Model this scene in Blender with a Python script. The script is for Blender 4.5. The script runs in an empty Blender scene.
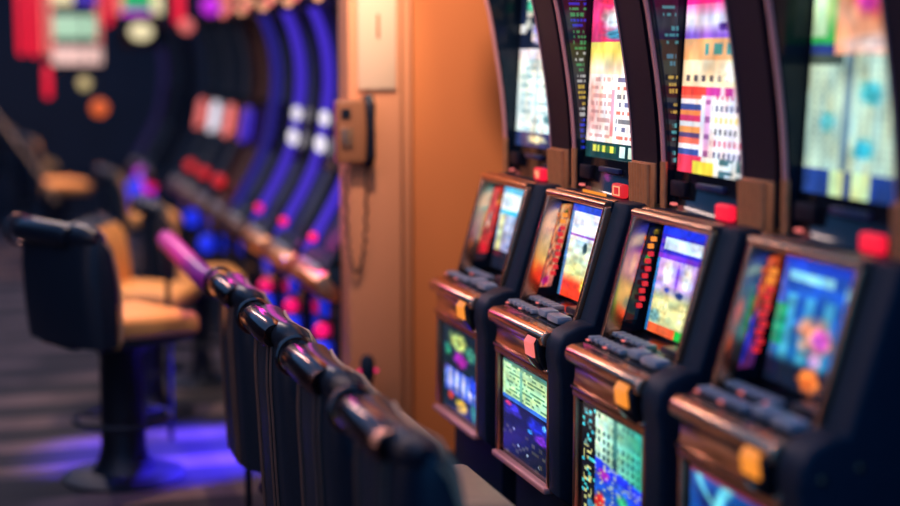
import bpy, bmesh, math, random
from mathutils import Vector, Matrix
random.seed(7)
SC = bpy.context.scene
COL = SC.collection
PI = math.pi

# ------------------------------------------------------------------ materials
def principled(name, col, rough=.5, metal=0., spec=.5, coat=0., noise=None, emis=None, estr=0.):
    m = bpy.data.materials.new(name); m.use_nodes = True
    nt = m.node_tree; b = nt.nodes['Principled BSDF']
    b.inputs['Base Color'].default_value = (*col, 1)
    b.inputs['Roughness'].default_value = rough
    b.inputs['Metallic'].default_value = metal
    b.inputs['Specular IOR Level'].default_value = spec
    b.inputs['Coat Weight'].default_value = coat
    if emis:
        b.inputs['Emission Color'].default_value = (*emis, 1)
        b.inputs['Emission Strength'].default_value = estr
    if noise:
        sc_, amt = noise
        tc = nt.nodes.new('ShaderNodeTexCoord'); n = nt.nodes.new('ShaderNodeTexNoise')
        n.inputs['Scale'].default_value = sc_; n.inputs['Detail'].default_value = 5
        nt.links.new(tc.outputs['Object'], n.inputs['Vector'])
        mx = nt.nodes.new('ShaderNodeMix'); mx.data_type = 'RGBA'
        mx.inputs['A'].default_value = (*[c*(1-amt) for c in col], 1)
        mx.inputs['B'].default_value = (*[min(1, c*(1+amt)) for c in col], 1)
        nt.links.new(n.outputs['Fac'], mx.inputs['Factor'])
        nt.links.new(mx.outputs['Result'], b.inputs['Base Color'])
        bp = nt.nodes.new('ShaderNodeBump'); bp.inputs['Strength'].default_value = .15
        bp.inputs['Distance'].default_value = .002
        nt.links.new(n.outputs['Fac'], bp.inputs['Height']); nt.links.new(bp.outputs['Normal'], b.inputs['Normal'])
    return m

def glow(name, col, s=1.):
    return principled(name, (0.01, 0.01, 0.01), .4, emis=col, estr=s)

def picture_mat(name, strength, rough=.12):
    m = bpy.data.materials.new(name); m.use_nodes = True
    nt = m.node_tree; b = nt.nodes['Principled BSDF']
    b.inputs['Base Color'].default_value = (.012, .014, .02, 1); b.inputs['Roughness'].default_value = rough
    a = nt.nodes.new('ShaderNodeAttribute'); a.attribute_name = 'pic'
    nt.links.new(a.outputs['Color'], b.inputs['Emission Color'])
    b.inputs['Emission Strength'].default_value = strength
    return m

M = dict(
    body=principled('cabinet_dark', (.008, .023, .048), .5, noise=(60, .3), spec=.3),
    pillar=principled('pillar_dark_speckle', (.017, .013, .024), .45, noise=(160, .8), spec=.3),
    black=principled('black_gloss', (.008, .010, .016), .12, spec=.5),
    gloss=principled('mirror_black', (.006, .014, .028), .12, spec=.18),
    copper=principled('copper_chrome', (.92, .50, .30), .22, metal=1.),
    copper_b=principled('copper_brushed', (.72, .36, .19), .32, metal=1., noise=(40, .2)),
    copper_l=principled('copper_light', (.90, .36, .14), .36, metal=.35, noise=(40, .2)),
    bronze=principled('bronze_dark', (.34, .19, .12), .25, metal=1.),
    trim=principled('rose_trim', (.95, .42, .38), .38, metal=.15),
    key=principled('key_grey', (.36, .44, .52), .3),
    keyd=principled('key_dark', (.03, .035, .045), .3),
    leather=principled('leather_dark', (.009, .019, .036), .38, noise=(90, .4)),
    vinyl=principled('rib_reflection_brown', (.15, .09, .07), .35, noise=(50, .3)),
    roll=principled('roll_gloss', (.008, .014, .026), .33),
    chrome=principled('smoked_chrome', (.26, .15, .13), .2, metal=1.),
    chrome_l=principled('chrome', (.8, .7, .65), .12, metal=1.),
    beige=principled('beige_vinyl', (.62, .42, .26), .45, noise=(30, .08)),
    cream=principled('cream_vinyl', (.90, .44, .13), .5, noise=(30, .08)),
    steel=principled('steel_dark', (.03, .04, .06), .5, metal=.8),
    wall=principled('orange_wall', (.80, .25, .070), .75, noise=(3, .04)),
    wall2=principled('salmon_wall', (.84, .34, .155), .7, noise=(3, .04)),
    creamp=principled('cream_panel', (.95, .66, .42), .55),
    navy=principled('navy_wall', (.012, .018, .035), .8, noise=(2, .3)),
    phone=principled('phone_brown', (.38, .15, .06), .4),
    brown=principled('brown_metal', (.10, .05, .04), .4, metal=.4),
    g_blue=glow('glow_blue', (.012, .035, 1.0), 1.0),
    g_vio=glow('glow_violet', (.065, .030, .62), .85),
    g_deep=glow('glow_deep_blue', (.004, .02, .55), .9),
    g_pink=glow('glow_pink', (1.0, .006, .16), 1.1),
    g_red=glow('glow_red', (1.0, .012, .045), 1.05),
    g_redd=glow('glow_red_dim', (.80, .02, .03), .9),
    g_org=glow('glow_orange', (1.0, .30, .03), 1.0),
    g_rose=glow('glow_rose', (1.0, .20, .18), .95),
    g_wht=glow('glow_white', (.9, .82, .95), 1.1),
    g_peach=glow('glow_peach', (1.0, .42, .22), 1.0),
    g_cream=glow('glow_cream', (1.0, .85, .5), 1.0),
    g_mint=glow('glow_mint', (.50, .78, .55), .9),
    g_palepink=glow('glow_pale_pink', (1.0, .62, .56), .95),
    g_green=glow('glow_green', (.02, .55, .2), .9),
    g_mag=glow('glow_magenta', (.65, .02, .85), 1.0),
    pic=picture_mat('lit_picture', 1.25),
    picdim=picture_mat('reflection_picture', .8, .08),
)

# ------------------------------------------------------------------ mesh helpers
def obj(name, bm, mat, parent=None, smooth=True, loc=None):
    me = bpy.data.meshes.new(name)
    bmesh.ops.recalc_face_normals(bm, faces=bm.faces)
    bm.to_mesh(me); bm.free()
    if smooth:
        for p in me.polygons: p.use_smooth = True
        me.set_sharp_from_angle(angle=math.radians(38))
    me.materials.append(M[mat] if isinstance(mat, str) else mat)
    o = bpy.data.objects.new(name, me); COL.objects.link(o)
    if parent: o.parent = parent
    if loc: o.location = loc
    return o

def thing(name, label, cat, loc=(0, 0, 0), rz=0, group=None):
    o = bpy.data.objects.new(name, None); COL.objects.link(o)
    o.empty_display_size = .1
    o.location = loc; o.rotation_euler = (0, 0, rz)
    return tag(o, label, cat, group)

def tag(o, label, cat, group=None):
    o['label'] = label; o['category'] = cat
    if group: o['group'] = group
    return o

def struct(o): o['kind'] = 'structure'; return o

def box(bm, x0, x1, y0, y1, z0, z1, bev=0., seg=2):
    r = bmesh.ops.create_cube(bm, size=1)
    vs = r['verts']
    for v in vs:
        v.co = Vector(((x0+x1)/2+v.co.x*(x1-x0), (y0+y1)/2+v.co.y*(y1-y0), (z0+z1)/2+v.co.z*(z1-z0)))
    if bev > 0:
        es = list({e for v in vs for e in v.link_edges})
        bmesh.ops.bevel(bm, geom=es, offset=bev, segments=seg, affect='EDGES', profile=.5)
    return bm

def nb(): return bmesh.new()

def prism(bm, pts, y0, y1, bev=0.):
    """(x,z) outline extruded along y"""
    a = [bm.verts.new((x, y0, z)) for x, z in pts]
    b = [bm.verts.new((x, y1, z)) for x, z in pts]
    n = len(pts); fs = []
    fs.append(bm.faces.new(a)); fs.append(bm.faces.new(list(reversed(b))))
    for i in range(n):
        j = (i+1) % n
        fs.append(bm.faces.new((a[j], a[i], b[i], b[j])))
    bmesh.ops.recalc_face_normals(bm, faces=fs)
    if bev > 0:
        es = list({e for f in fs[:2] for e in f.edges})
        bmesh.ops.bevel(bm, geom=es, offset=bev, segments=3, affect='EDGES', profile=.5)
    bmesh.ops.triangulate(bm, faces=[f for f in bm.faces if len(f.verts) > 4])
    return bm

def tube(bm, pts, r, n=10, caps=True):
    pts = [Vector(p) for p in pts]; rings = []
    up = None
    for i, p in enumerate(pts):
        t = (pts[min(i+1, len(pts)-1)]-pts[max(i-1, 0)]).normalized()
        if up is None:
            up = Vector((0, 0, 1)) if abs(t.z) < .9 else Vector((1, 0, 0))
        s = t.cross(up).normalized(); u = s.cross(t).normalized(); up = u
        rr = r[i] if isinstance(r, (list, tuple)) else r
        rings.append([bm.verts.new(p+s*math.cos(2*PI*k/n)*rr+u*math.sin(2*PI*k/n)*rr) for k in range(n)])
    for a, b in zip(rings, rings[1:]):
        for k in range(n):
            bm.faces.new((a[k], a[(k+1) % n], b[(k+1) % n], b[k]))
    if caps:
        bm.faces.new(rings[0]); bm.faces.new(list(reversed(rings[-1])))
    return bm

def lathe(bm, prof, n=24, c=(0, 0, 0)):
    rings = []
    for r, z in prof:
        rings.append([bm.verts.new((c[0]+r*math.cos(2*PI*k/n), c[1]+r*math.sin(2*PI*k/n), c[2]+z)) for k in range(n)])
    for a, b in zip(rings, rings[1:]):
        for k in range(n): bm.faces.new((a[k], a[(k+1) % n], b[(k+1) % n], b[k]))
    bm.faces.new(list(reversed(rings[0]))); bm.faces.new(rings[-1])
    return bm

def disc_x(bm, x, y, z, r, d=.02, n=20, ez=1.):
    """a domed round lamp facing -x"""
    prof = [(1, 0), (.97, .35), (.8, .75), (.5, .95), (.15, 1)]
    rings = []
    for q, h in prof:
        rings.append([bm.verts.new((x-h*d, y+r*q*math.cos(2*PI*k/n), z+ez*r*q*math.sin(2*PI*k/n))) for k in range(n)])
    for a, b in zip(rings, rings[1:]):
        for k in range(n): bm.faces.new((a[k], a[(k+1) % n], b[(k+1) % n], b[k]))
    bm.faces.new(rings[-1]); bm.faces.new(list(reversed(rings[0])))
    return bm

def ball(bm, c, r, n=16):
    rr = bmesh.ops.create_uvsphere(bm, u_segments=n, v_segments=n//2, radius=r)
    for v in rr['verts']: v.co += Vector(c)
    return bm

def lerp(a, b, t): return a+(b-a)*t
def curve(tab, z):
    """smooth interpolation x(z)"""
    if z <= tab[0][1]: return tab[0][0]
    for (x0, z0), (x1, z1) in zip(tab, tab[1:]):
        if z <= z1: return lerp(x0, x1, (z-z0)/(z1-z0))
    return tab[-1][0]
def smooth_tab(tab, n=40):
    """Catmull-Rom through tab"""
    P = [tab[0]]+list(tab)+[tab[-1]]; out = []
    k = max(2, n//(len(tab)-1))
    for i in range(1, len(P)-2):
        p0, p1, p2, p3 = P[i-1:i+3]
        for s in range(k):
            t = s/k
            out.append(tuple(.5*((2*b)+(-a+c)*t+(2*a-5*b+4*c-d)*t*t+(-a+3*b-3*c+d)*t**3) for a, b, c, d in zip(p0, p1, p2, p3)))
    out.append(tuple(tab[-1])); return out

def lin(c):
    return tuple((v/255/12.92 if v/255 <= .04045 else ((v/255+.055)/1.055)**2.4) for v in c)

def picture(name, surf, fn, nu, nv, parent, mat='pic', thick=.004, fz=.16):
    """surf(u,v)->xyz ; fn(u,v)->sRGB 0..255 ; a lit sheet of glass with real thickness"""
    bm = nb(); vs = []; cols = []
    for j in range(nv+1):
        row = []
        for i in range(nu+1):
            u, v = i/nu, j/nv
            row.append(bm.verts.new(surf(u, v)))
        vs.append(row)
    fcol = []
    for j in range(nv):
        for i in range(nu):
            bm.faces.new((vs[j][i], vs[j][i+1], vs[j+1][i+1], vs[j+1][i]))
            fcol.append(lin(fuzz(fn((i+.5)/nu, (j+.5)/nv), (i+.5)/nu, (j+.5)/nv, 9, 14, fz)))
    me = bpy.data.meshes.new(name); bm.to_mesh(me); bm.free()
    ca = me.color_attributes.new('pic', 'FLOAT_COLOR', 'CORNER')
    data = []
    for p in me.polygons:
        c = fcol[p.index]
        for _ in p.loop_indices: data.extend((*c, 1))
    ca.data.foreach_set('color', data)
    me.materials.append(M[mat])
    for p in me.polygons: p.use_smooth = True
    o = bpy.data.objects.new(name, me); COL.objects.link(o); o.parent = parent
    sd = o.modifiers.new('thickness', 'SOLIDIFY'); sd.thickness = thick; sd.offset = 0
    return o

# ------------------------------------------------------------------ pictures on the machines
def mix(a, b, t): t = max(0, min(1, t)); return tuple(lerp(x, y, t) for x, y in zip(a, b))
def vn(x, y):
    i, j = math.floor(x), math.floor(y); a, b = x-i, y-j
    a = a*a*(3-2*a); b = b*b*(3-2*b)
    return lerp(lerp(h(i, j), h(i+1, j), a), lerp(h(i, j+1), h(i+1, j+1), a), b)
def fuzz(c, u, v, fu, fv, amt=.35):
    k = (vn(u*fu, v*fv)+.6*vn(u*fu*2.3+9, v*fv*2.3)-.8)*amt*2
    k2 = (vn(u*fu*1.4+31, v*fv*1.4+5)-.5)*amt
    return (max(0, min(255, c[0]*(1+k+k2))), max(0, min(255, c[1]*(1+k))), max(0, min(255, c[2]*(1+k-k2))))
def blob(c, u, v, cu, cv, ru, rv, col, soft=.5):
    du, dv = (u-cu)/ru, (v-cv)/rv
    if abs(du) > 1.7 or abs(dv) > 1.7: return c
    d = math.hypot(du, dv)+.34*(vn(du*2.6+cu*40, dv*2.6+cv*90)-.5)
    k = vn(du*4+cv*70, dv*4)*.5+.72
    col = tuple(min(255, q*k) for q in col)
    return mix(col, c, (d-1+soft)/soft) if soft > 0 else (col if d < 1 else c)
def h(*a):
    s = math.sin(sum(x*k for x, k in zip(a, (12.9898, 78.233, 37.719))))*43758.5453
    return s-math.floor(s)
def inb(u, v, a, b, c, d): return a <= u < b and c <= v < d

ZB, ZT = 1.525, 2.62          # top glass height range
def top_a(u, v):              # first machine by the wall: pale cyan pay table
    z = lerp(ZB, ZT, v)
    if z > 1.885:
        c = (18, 28, 52)
        k = h(int(u*7), int(z*34))
        c = mix(c, (225, 215, 205), 1 if k > .72 else 0)
        c = blob(c, u, z, .62, 1.955, .34, .035, (150, 120, 215))
        c = blob(c, u, z, .55, 1.915, .30, .03, (208, 190, 225))
        c = blob(c, u, z, .62, 2.02, .18, .035, (240, 165, 50))
        c = blob(c, u, z, .25, 2.04, .16, .03, (70, 190, 150))
        return blob(c, u, z, .2, 1.975, .1, .03, (230, 235, 225))
    if z < 1.58:
        return blob((38, 52, 98), u, z, .52, 1.555, .3, .02, (225, 215, 170))
    c = mix((238, 246, 240), (214, 238, 236), h(int(u*9), int(z*40)))
    if int((z-1.58)/.016) % 2 == 0 and h(int(u*24), int(z*62)) > .5 and .08 < u < .95: c = mix(c, (95, 150, 160), .5)
    if inb(u, z, .45, .50, 1.6, 1.86): c = (165, 195, 205)
    if z > 1.845: c = (236, 228, 238)
    return blob(c, u, z, .75, 1.63, .12, .02, (80, 150, 160))
def top_b(u, v):              # second: white table, pink top with a white disc
    z = lerp(ZB, ZT, v)
    if z < 1.578:
        c = (22, 62, 66)
        if .14 < u < .58 and 1.545 < z < 1.568: c = (228, 225, 90) if h(int(u*34), 3) > .3 else (60, 110, 60)
        if (.64 < u < .74 or .80 < u < .9) and 1.535 < z < 1.572: c = (215, 240, 225)
        return c
    if z < 1.80:
        c = mix((255, 232, 226), (248, 240, 238), h(int(u*8), int(z*30)))
        c = blob(c, u, z, .10, 1.68, .22, .12, (255, 176, 168), .9)
        r = int((z-1.578)/.013)
        if r % 2 == 1 and h(int(u*32), r) > .36 and .06 < u < .93:
            if u < .44: c = mix(c, (190, 130, 130), .65)
            elif u > .54: c = mix(c, [(70, 70, 120), (210, 80, 60), (80, 80, 90)][r % 3], .72)
        if inb(u, z, .44, .50, 1.6, 1.75): c = (235, 150, 165)
        if u > .955: c = (215, 70, 80)
        return c
    if z < 1.90:
        c = mix((255, 236, 205), (255, 232, 110), (z-1.82)/.05)
        c = blob(c, u, z, .85, 1.84, .22, .05, (250, 150, 110))
        return blob(c, u, z, .97, 1.89, .2, .05, (225, 40, 80))
    c = (236, 60, 120)
    c = blob(c, u, z, .50, 1.925, .34, .022, (70, 150, 185))
    c = blob(c, u, z, .42, 1.975, .30, .045, (255, 250, 250))
    c = blob(c, u, z, .80, 1.99, .22, .05, (225, 40, 215))
    c = blob(c, u, z, .30, 2.05, .24, .03, (225, 40, 60))
    if z > 2.04: c = blob(c, u, z, .6, 2.1, .4, .05, (250, 90, 190))
    return c
def top_c(u, v):              # third: banded white, peach, violet and pink
    z = lerp(ZB, ZT, v)
    if z < 1.575:
        c = (225, 230, 232)
        if u < .35: c = (238, 60, 90)
        if .22 < u < .52 and z < 1.56: c = (235, 215, 70)
        if .55 < u < .9 and h(int(u*22), int(z*90)) > .5: c = (70, 110, 120)
        return c
    if z < 1.745:
        c = (236, 230, 242)
        r = int((z-1.575)/.016)
        if u < .30:
            c = [(60, 80, 150), (240, 230, 235), (240, 110, 90), (90, 70, 120), (250, 160, 90), (235, 235, 240), (220, 60, 110), (245, 140, 80)][r % 8]
        elif .36 < u < .43: c = (225, 170, 215) if r % 3 else (150, 90, 150)
        elif u > .46 and r % 2 == 0 and int(u*30) % 2: c = [(40, 50, 110), (200, 60, 110), (50, 50, 70), (220, 200, 90)][r//2 % 4]
        return c
    if z < 1.77: return (240, 70, 60) if u < .36 else ((190, 60, 150) if h(int(u*18), 2) > .45 else (250, 190, 205))
    if z < 1.845:
        c = (250, 226, 190)
        if 1.785 < z < 1.803 and int(u*18) % 2: c = (90, 80, 90)
        return blob(c, u, z, .65, 1.81, .2, .03, (255, 250, 225))
    if z < 1.905:
        c = (248, 180, 125)
        if 1.86 < z < 1.89 and (.30 < u < .36 or .42 < u < .54 or .6 < u < .7): c = (80, 155, 150)
        return c
    if z < 1.965:
        c = mix((150, 100, 225), (240, 225, 245), (z-1.915)/.03)
        return blob(c, u, z, .55, 1.935, .1, .015, (90, 50, 150))
    if z < 2.0: return mix((238, 225, 245), (255, 130, 190), (z-1.965)/.03)
    return (248, 40, 140)
def top_d(u, v):              # fourth: pale green grid, orange and magenta picture above
    z = lerp(ZB, ZT, v)
    if z < 1.585:
        c = (32, 60, 130)
        if .28 < u < .42 or .5 < u < .68: c = (190, 215, 160)
        return c
    if z < 1.86:
        c = (178, 205, 186)
        if .37 < u < .45: c = (100, 130, 150)
        r, q = int(z*110), int(u*30)
        if r % 2 and q % 2: c = mix(c, (95, 130, 130), .6)
        c = blob(c, u, z, .62, 1.77, .14, .035, (60, 165, 180)); c = blob(c, u, z, .60, 1.64, .13, .03, (50, 170, 190))
        c = blob(c, u, z, .22, 1.70, .09, .03, (90, 185, 195))
        if z > 1.835 and u < .35: c = (60, 75, 70)
        return c
    if u < .25:
        c = mix((30, 170, 75), (190, 235, 150), (z-1.88)/.08)
        if u < .14 and z > 1.9: c = (205, 235, 180)
        if z < 1.885: c = (40, 60, 130)
        return c
    c = (238, 165, 130)
    c = blob(c, u, z, .54, 1.985, .22, .075, (250, 130, 80)); c = blob(c, u, z, .54, 1.985, .15, .045, (230, 60, 170))
    c = blob(c, u, z, .82, 1.93, .12, .05, (60, 100, 190)); c = blob(c, u, z, .55, 1.88, .3, .03, (245, 205, 195))
    return c

def lcd_a(u, v):
    c = (20, 24, 40)
    if v > .22:
        c = mix((150, 160, 205), (225, 235, 245), (v-.3)/.5)
        if .04 < u < .16: c = mix((190, 210, 120), (225, 235, 190), v)
        if int(u*9) % 2: c = mix(c, (110, 125, 175), .4)
        if .66 < v < .72: c = (60, 190, 230)
        if v > .72: c = mix((205, 235, 248), (250, 250, 255), h(int(u*5), int(v*9)))
        if v > .93: c = (90, 180, 220)
    c = blob(c, u, v, .62, .12, .18, .13, (250, 150, 60)); c = blob(c, u, v, .55, .27, .1, .08, (80, 60, 210))
    return blob(c, u, v, .84, .3, .10, .2, (225, 80, 170))
def lcd_b(u, v):
    if v > .93: return (40, 70, 200)
    if v > .62:
        c = mix((215, 222, 250), (250, 248, 255), h(int(u*5), int(v*14)))
        if .66 < v < .69 or (.72 < u < .76): c = (150, 90, 200)
    else:
        c = mix((222, 228, 150), (200, 225, 235), (v-.3)/.3)
        if int(u*8) % 3 == 0: c = mix(c, (235, 240, 200), .5)
    c = blob(c, u, v, .38, .55, .05, .08, (40, 70, 80)); c = blob(c, u, v, .62, .52, .06, .09, (35, 90, 70))
    if v < .26: c = mix((240, 60, 30), c, (v-.16)/.1)
    c = blob(c, u, v, .5, .17, .13, .10, (250, 190, 70)); c = blob(c, u, v, .92, .4, .07, .25, (235, 80, 60))
    if u < .05: c = (60, 130, 190)
    return c
def lcd_c(u, v):
    if v > .92: return (30, 50, 220)
    if v > .75:
        c = (50, 40, 190)
        if (.06 < u < .62 or .70 < u < .95) and .79 < v < .90: c = (205, 225, 250)
        return c
    if v > .70: return (110, 50, 200)
    c = mix((205, 210, 150), (190, 160, 235), (v-.34)/.12)
    for cu in (.20, .48, .76): c = blob(c, u, v, cu, .57, .10, .15, (250, 248, 255))
    for cu in (.34, .62): c = blob(c, u, v, cu, .56, .03, .16, (130, 70, 220))
    c = blob(c, u, v, .42, .40, .08, .04, (30, 50, 110)); c = blob(c, u, v, .66, .39, .08, .05, (20, 80, 90)); c = blob(c, u, v, .22, .42, .05, .03, (60, 80, 220))
    for cu in (.22, .50): c = blob(c, u, v, cu, .24, .11, .13, (238, 235, 165))
    c = blob(c, u, v, .10, .16, .12, .08, (110, 160, 160))
    if u > .68 and v < .36: c = mix((10, 195, 70), c, (v-.30)/.05)
    if v < .09: c = (225, 90, 45) if u < .45 else (15, 185, 65)
    if u > .93: c = mix(c, (210, 60, 170), .6)
    if u < .04: c = (30, 120, 190)
    return c
def lcd_d(u, v):
    c = mix((20, 110, 160), (35, 75, 190), v)
    if v > .94: return (30, 60, 190)
    if .82 < v < .90 and .08 < u < .55: c = (130, 205, 235)
    if .76 < v < .86 and u > .68: c = (120, 190, 220)
    if v < .72 and int(u*10) % 2: c = mix(c, (90, 200, 215), .55)
    if u < .13 and .3 < v < .62: c = (20, 150, 110)
    c = blob(c, u, v, .46, .44, .23, .17, (235, 150, 120)); c = blob(c, u, v, .52, .42, .12, .11, (220, 90, 200))
    if v < .24: c = mix((12, 20, 40), c, (v-.16)/.08)
    c = blob(c, u, v, .48, .10, .14, .13, (245, 120, 50))
    return blob(c, u, v, .5, .27, .09, .07, (200, 160, 220))

def bel_a(u, v):
    c = (16, 34, 46)
    c = blob(c, u, v, .45, .86, .3, .13, (180, 200, 110)); c = blob(c, u, v, .8, .80, .18, .12, (60, 130, 110))
    c = blob(c, u, v, .52, .66, .24, .12, (170, 40, 180)); c = blob(c, u, v, .16, .72, .12, .10, (40, 130, 100))
    if .22 < v < .52 and u > .08:
        c = mix((70, 110, 230), (225, 225, 255), math.sin(u*34)*.5+.55)
        c = mix(c, (20, 40, 150), abs(v-.38)/.15-.3)
    c = blob(c, u, v, .85, .45, .14, .12, (40, 70, 220)); c = blob(c, u, v, .55, .12, .2, .11, (205, 165, 40)); c = blob(c, u, v, .88, .14, .12, .14, (40, 120, 100))
    c = blob(c, u, v, .25, .18, .1, .07, (190, 60, 50))
    return c
def bel_b(u, v):
    if v > .62:
        c = mix((160, 210, 165), (195, 235, 175), h(int(u*6), int(v*20)))
        r = int((v-.62)/.022)
        if r % 2 and h(int(u*22), r) > .45 and u > .05: c = mix(c, (50, 110, 80), .7)
        if .38 < u < .43: c = (110, 170, 140)
        if v > .97: c = (60, 120, 110)
        return c
    if v > .58: return (50, 110, 205)
    c = (14, 22, 46)
    c = blob(c, u, v, .2, .50, .25, .09, (50, 45, 190)); c = blob(c, u, v, .75, .46, .3, .10, (30, 45, 190)); c = blob(c, u, v, .12, .54, .09, .03, (190, 50, 110))
    c = blob(c, u, v, .85, .36, .2, .07, (95, 40, 180)); c = blob(c, u, v, .6, .38, .07, .03, (50, 150, 230)); c = blob(c, u, v, .9, .5, .06, .04, (90, 170, 240))
    for q, w in ((.35, .15), (.55, .11), (.8, .07), (.25, .3)): c = blob(c, u, v, q, w, .03, .02, (150, 160, 170))
    if v < .3 and h(int(u*14), int(v*30)) > .86: c = (60, 60, 60)
    return c
def bel_c(u, v):
    if u < .22:
        c = (10, 16, 24)
        k = h(int(u*26), int(v*34))
        if k > .62 and .03 < u < .17: c = (190, 190, 120) if v < .62 else (90, 130, 130)
        if k > .9: c = (60, 190, 200)
        if .03 < v < .2 and u > .1: c = blob(c, u, v, .15, .1, .07, .06, (60, 130, 170))
        return c
    edge = .58-.10*(u-.22)
    if v > edge:
        c = mix((190, 225, 200), (45, 165, 140), (u-.35)/.6)
        rr = (v-.5)/.072; r = int(rr)
        if .2 < rr-r < .75 and (int(u*26) % 2) and h(int(u*6), r) > .2 and not .52 < u < .60: c = mix(c, (10, 60, 66), .85)
        if .52 < u < .58: c = (60, 125, 120) if v > .66 else (40, 80, 90)
        return c
    c = mix((35, 40, 225), (20, 90, 200), (edge-v)/.3)
    if edge-v < .03: c = (40, 70, 240)
    c = blob(c, u, v, .36, .44, .12, .07, (165, 40, 190)); c = blob(c, u, v, .62, .40, .2, .06, (50, 100, 235))
    c = blob(c, u, v, .68, .30, .12, .08, (50, 165, 110)); c = blob(c, u, v, .55, .16, .25, .12, (40, 60, 160)); c = blob(c, u, v, .30, .14, .12, .16, (200, 40, 40))
    c = blob(c, u, v, .42, .07, .08, .05, (220, 200, 90)); c = blob(c, u, v, .9, .3, .1, .12, (35, 60, 240))
    if h(int(u*30), int(v*46)) > .84: c = mix(c, (220, 230, 160), .6)
    return c
def bel_d(u, v):
    c = (12, 70, 150)
    c = blob(c, u, v, .25, .75, .16, .18, (14, 30, 100)); c = blob(c, u, v, .75, .72, .2, .16, (16, 50, 150))
    for a, b_, k in ((.42, .9, .25), (.5, .6, -.3), (.35, .3, .5)):
        d = abs((u-a)-k*math.sin((v-b_)*7)*.5)
        c = mix((110, 215, 225), c, d/.07)
    return c if v < .97 else (120, 40, 60)

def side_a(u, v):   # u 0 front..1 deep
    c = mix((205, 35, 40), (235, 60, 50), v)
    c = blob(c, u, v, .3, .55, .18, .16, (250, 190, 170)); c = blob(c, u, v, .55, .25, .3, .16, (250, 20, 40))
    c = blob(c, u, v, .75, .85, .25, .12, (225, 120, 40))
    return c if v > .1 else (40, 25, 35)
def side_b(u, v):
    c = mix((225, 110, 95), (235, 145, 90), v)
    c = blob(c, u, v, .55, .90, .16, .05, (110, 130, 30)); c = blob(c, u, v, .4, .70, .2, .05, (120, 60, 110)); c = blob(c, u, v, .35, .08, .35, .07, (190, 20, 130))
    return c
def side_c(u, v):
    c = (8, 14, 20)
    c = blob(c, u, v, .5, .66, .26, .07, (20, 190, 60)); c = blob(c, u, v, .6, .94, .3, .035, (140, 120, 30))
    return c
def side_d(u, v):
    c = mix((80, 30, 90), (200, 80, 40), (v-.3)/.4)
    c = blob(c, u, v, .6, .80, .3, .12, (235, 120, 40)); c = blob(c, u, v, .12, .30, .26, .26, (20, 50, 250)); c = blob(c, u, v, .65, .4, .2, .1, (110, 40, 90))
    return c

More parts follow.
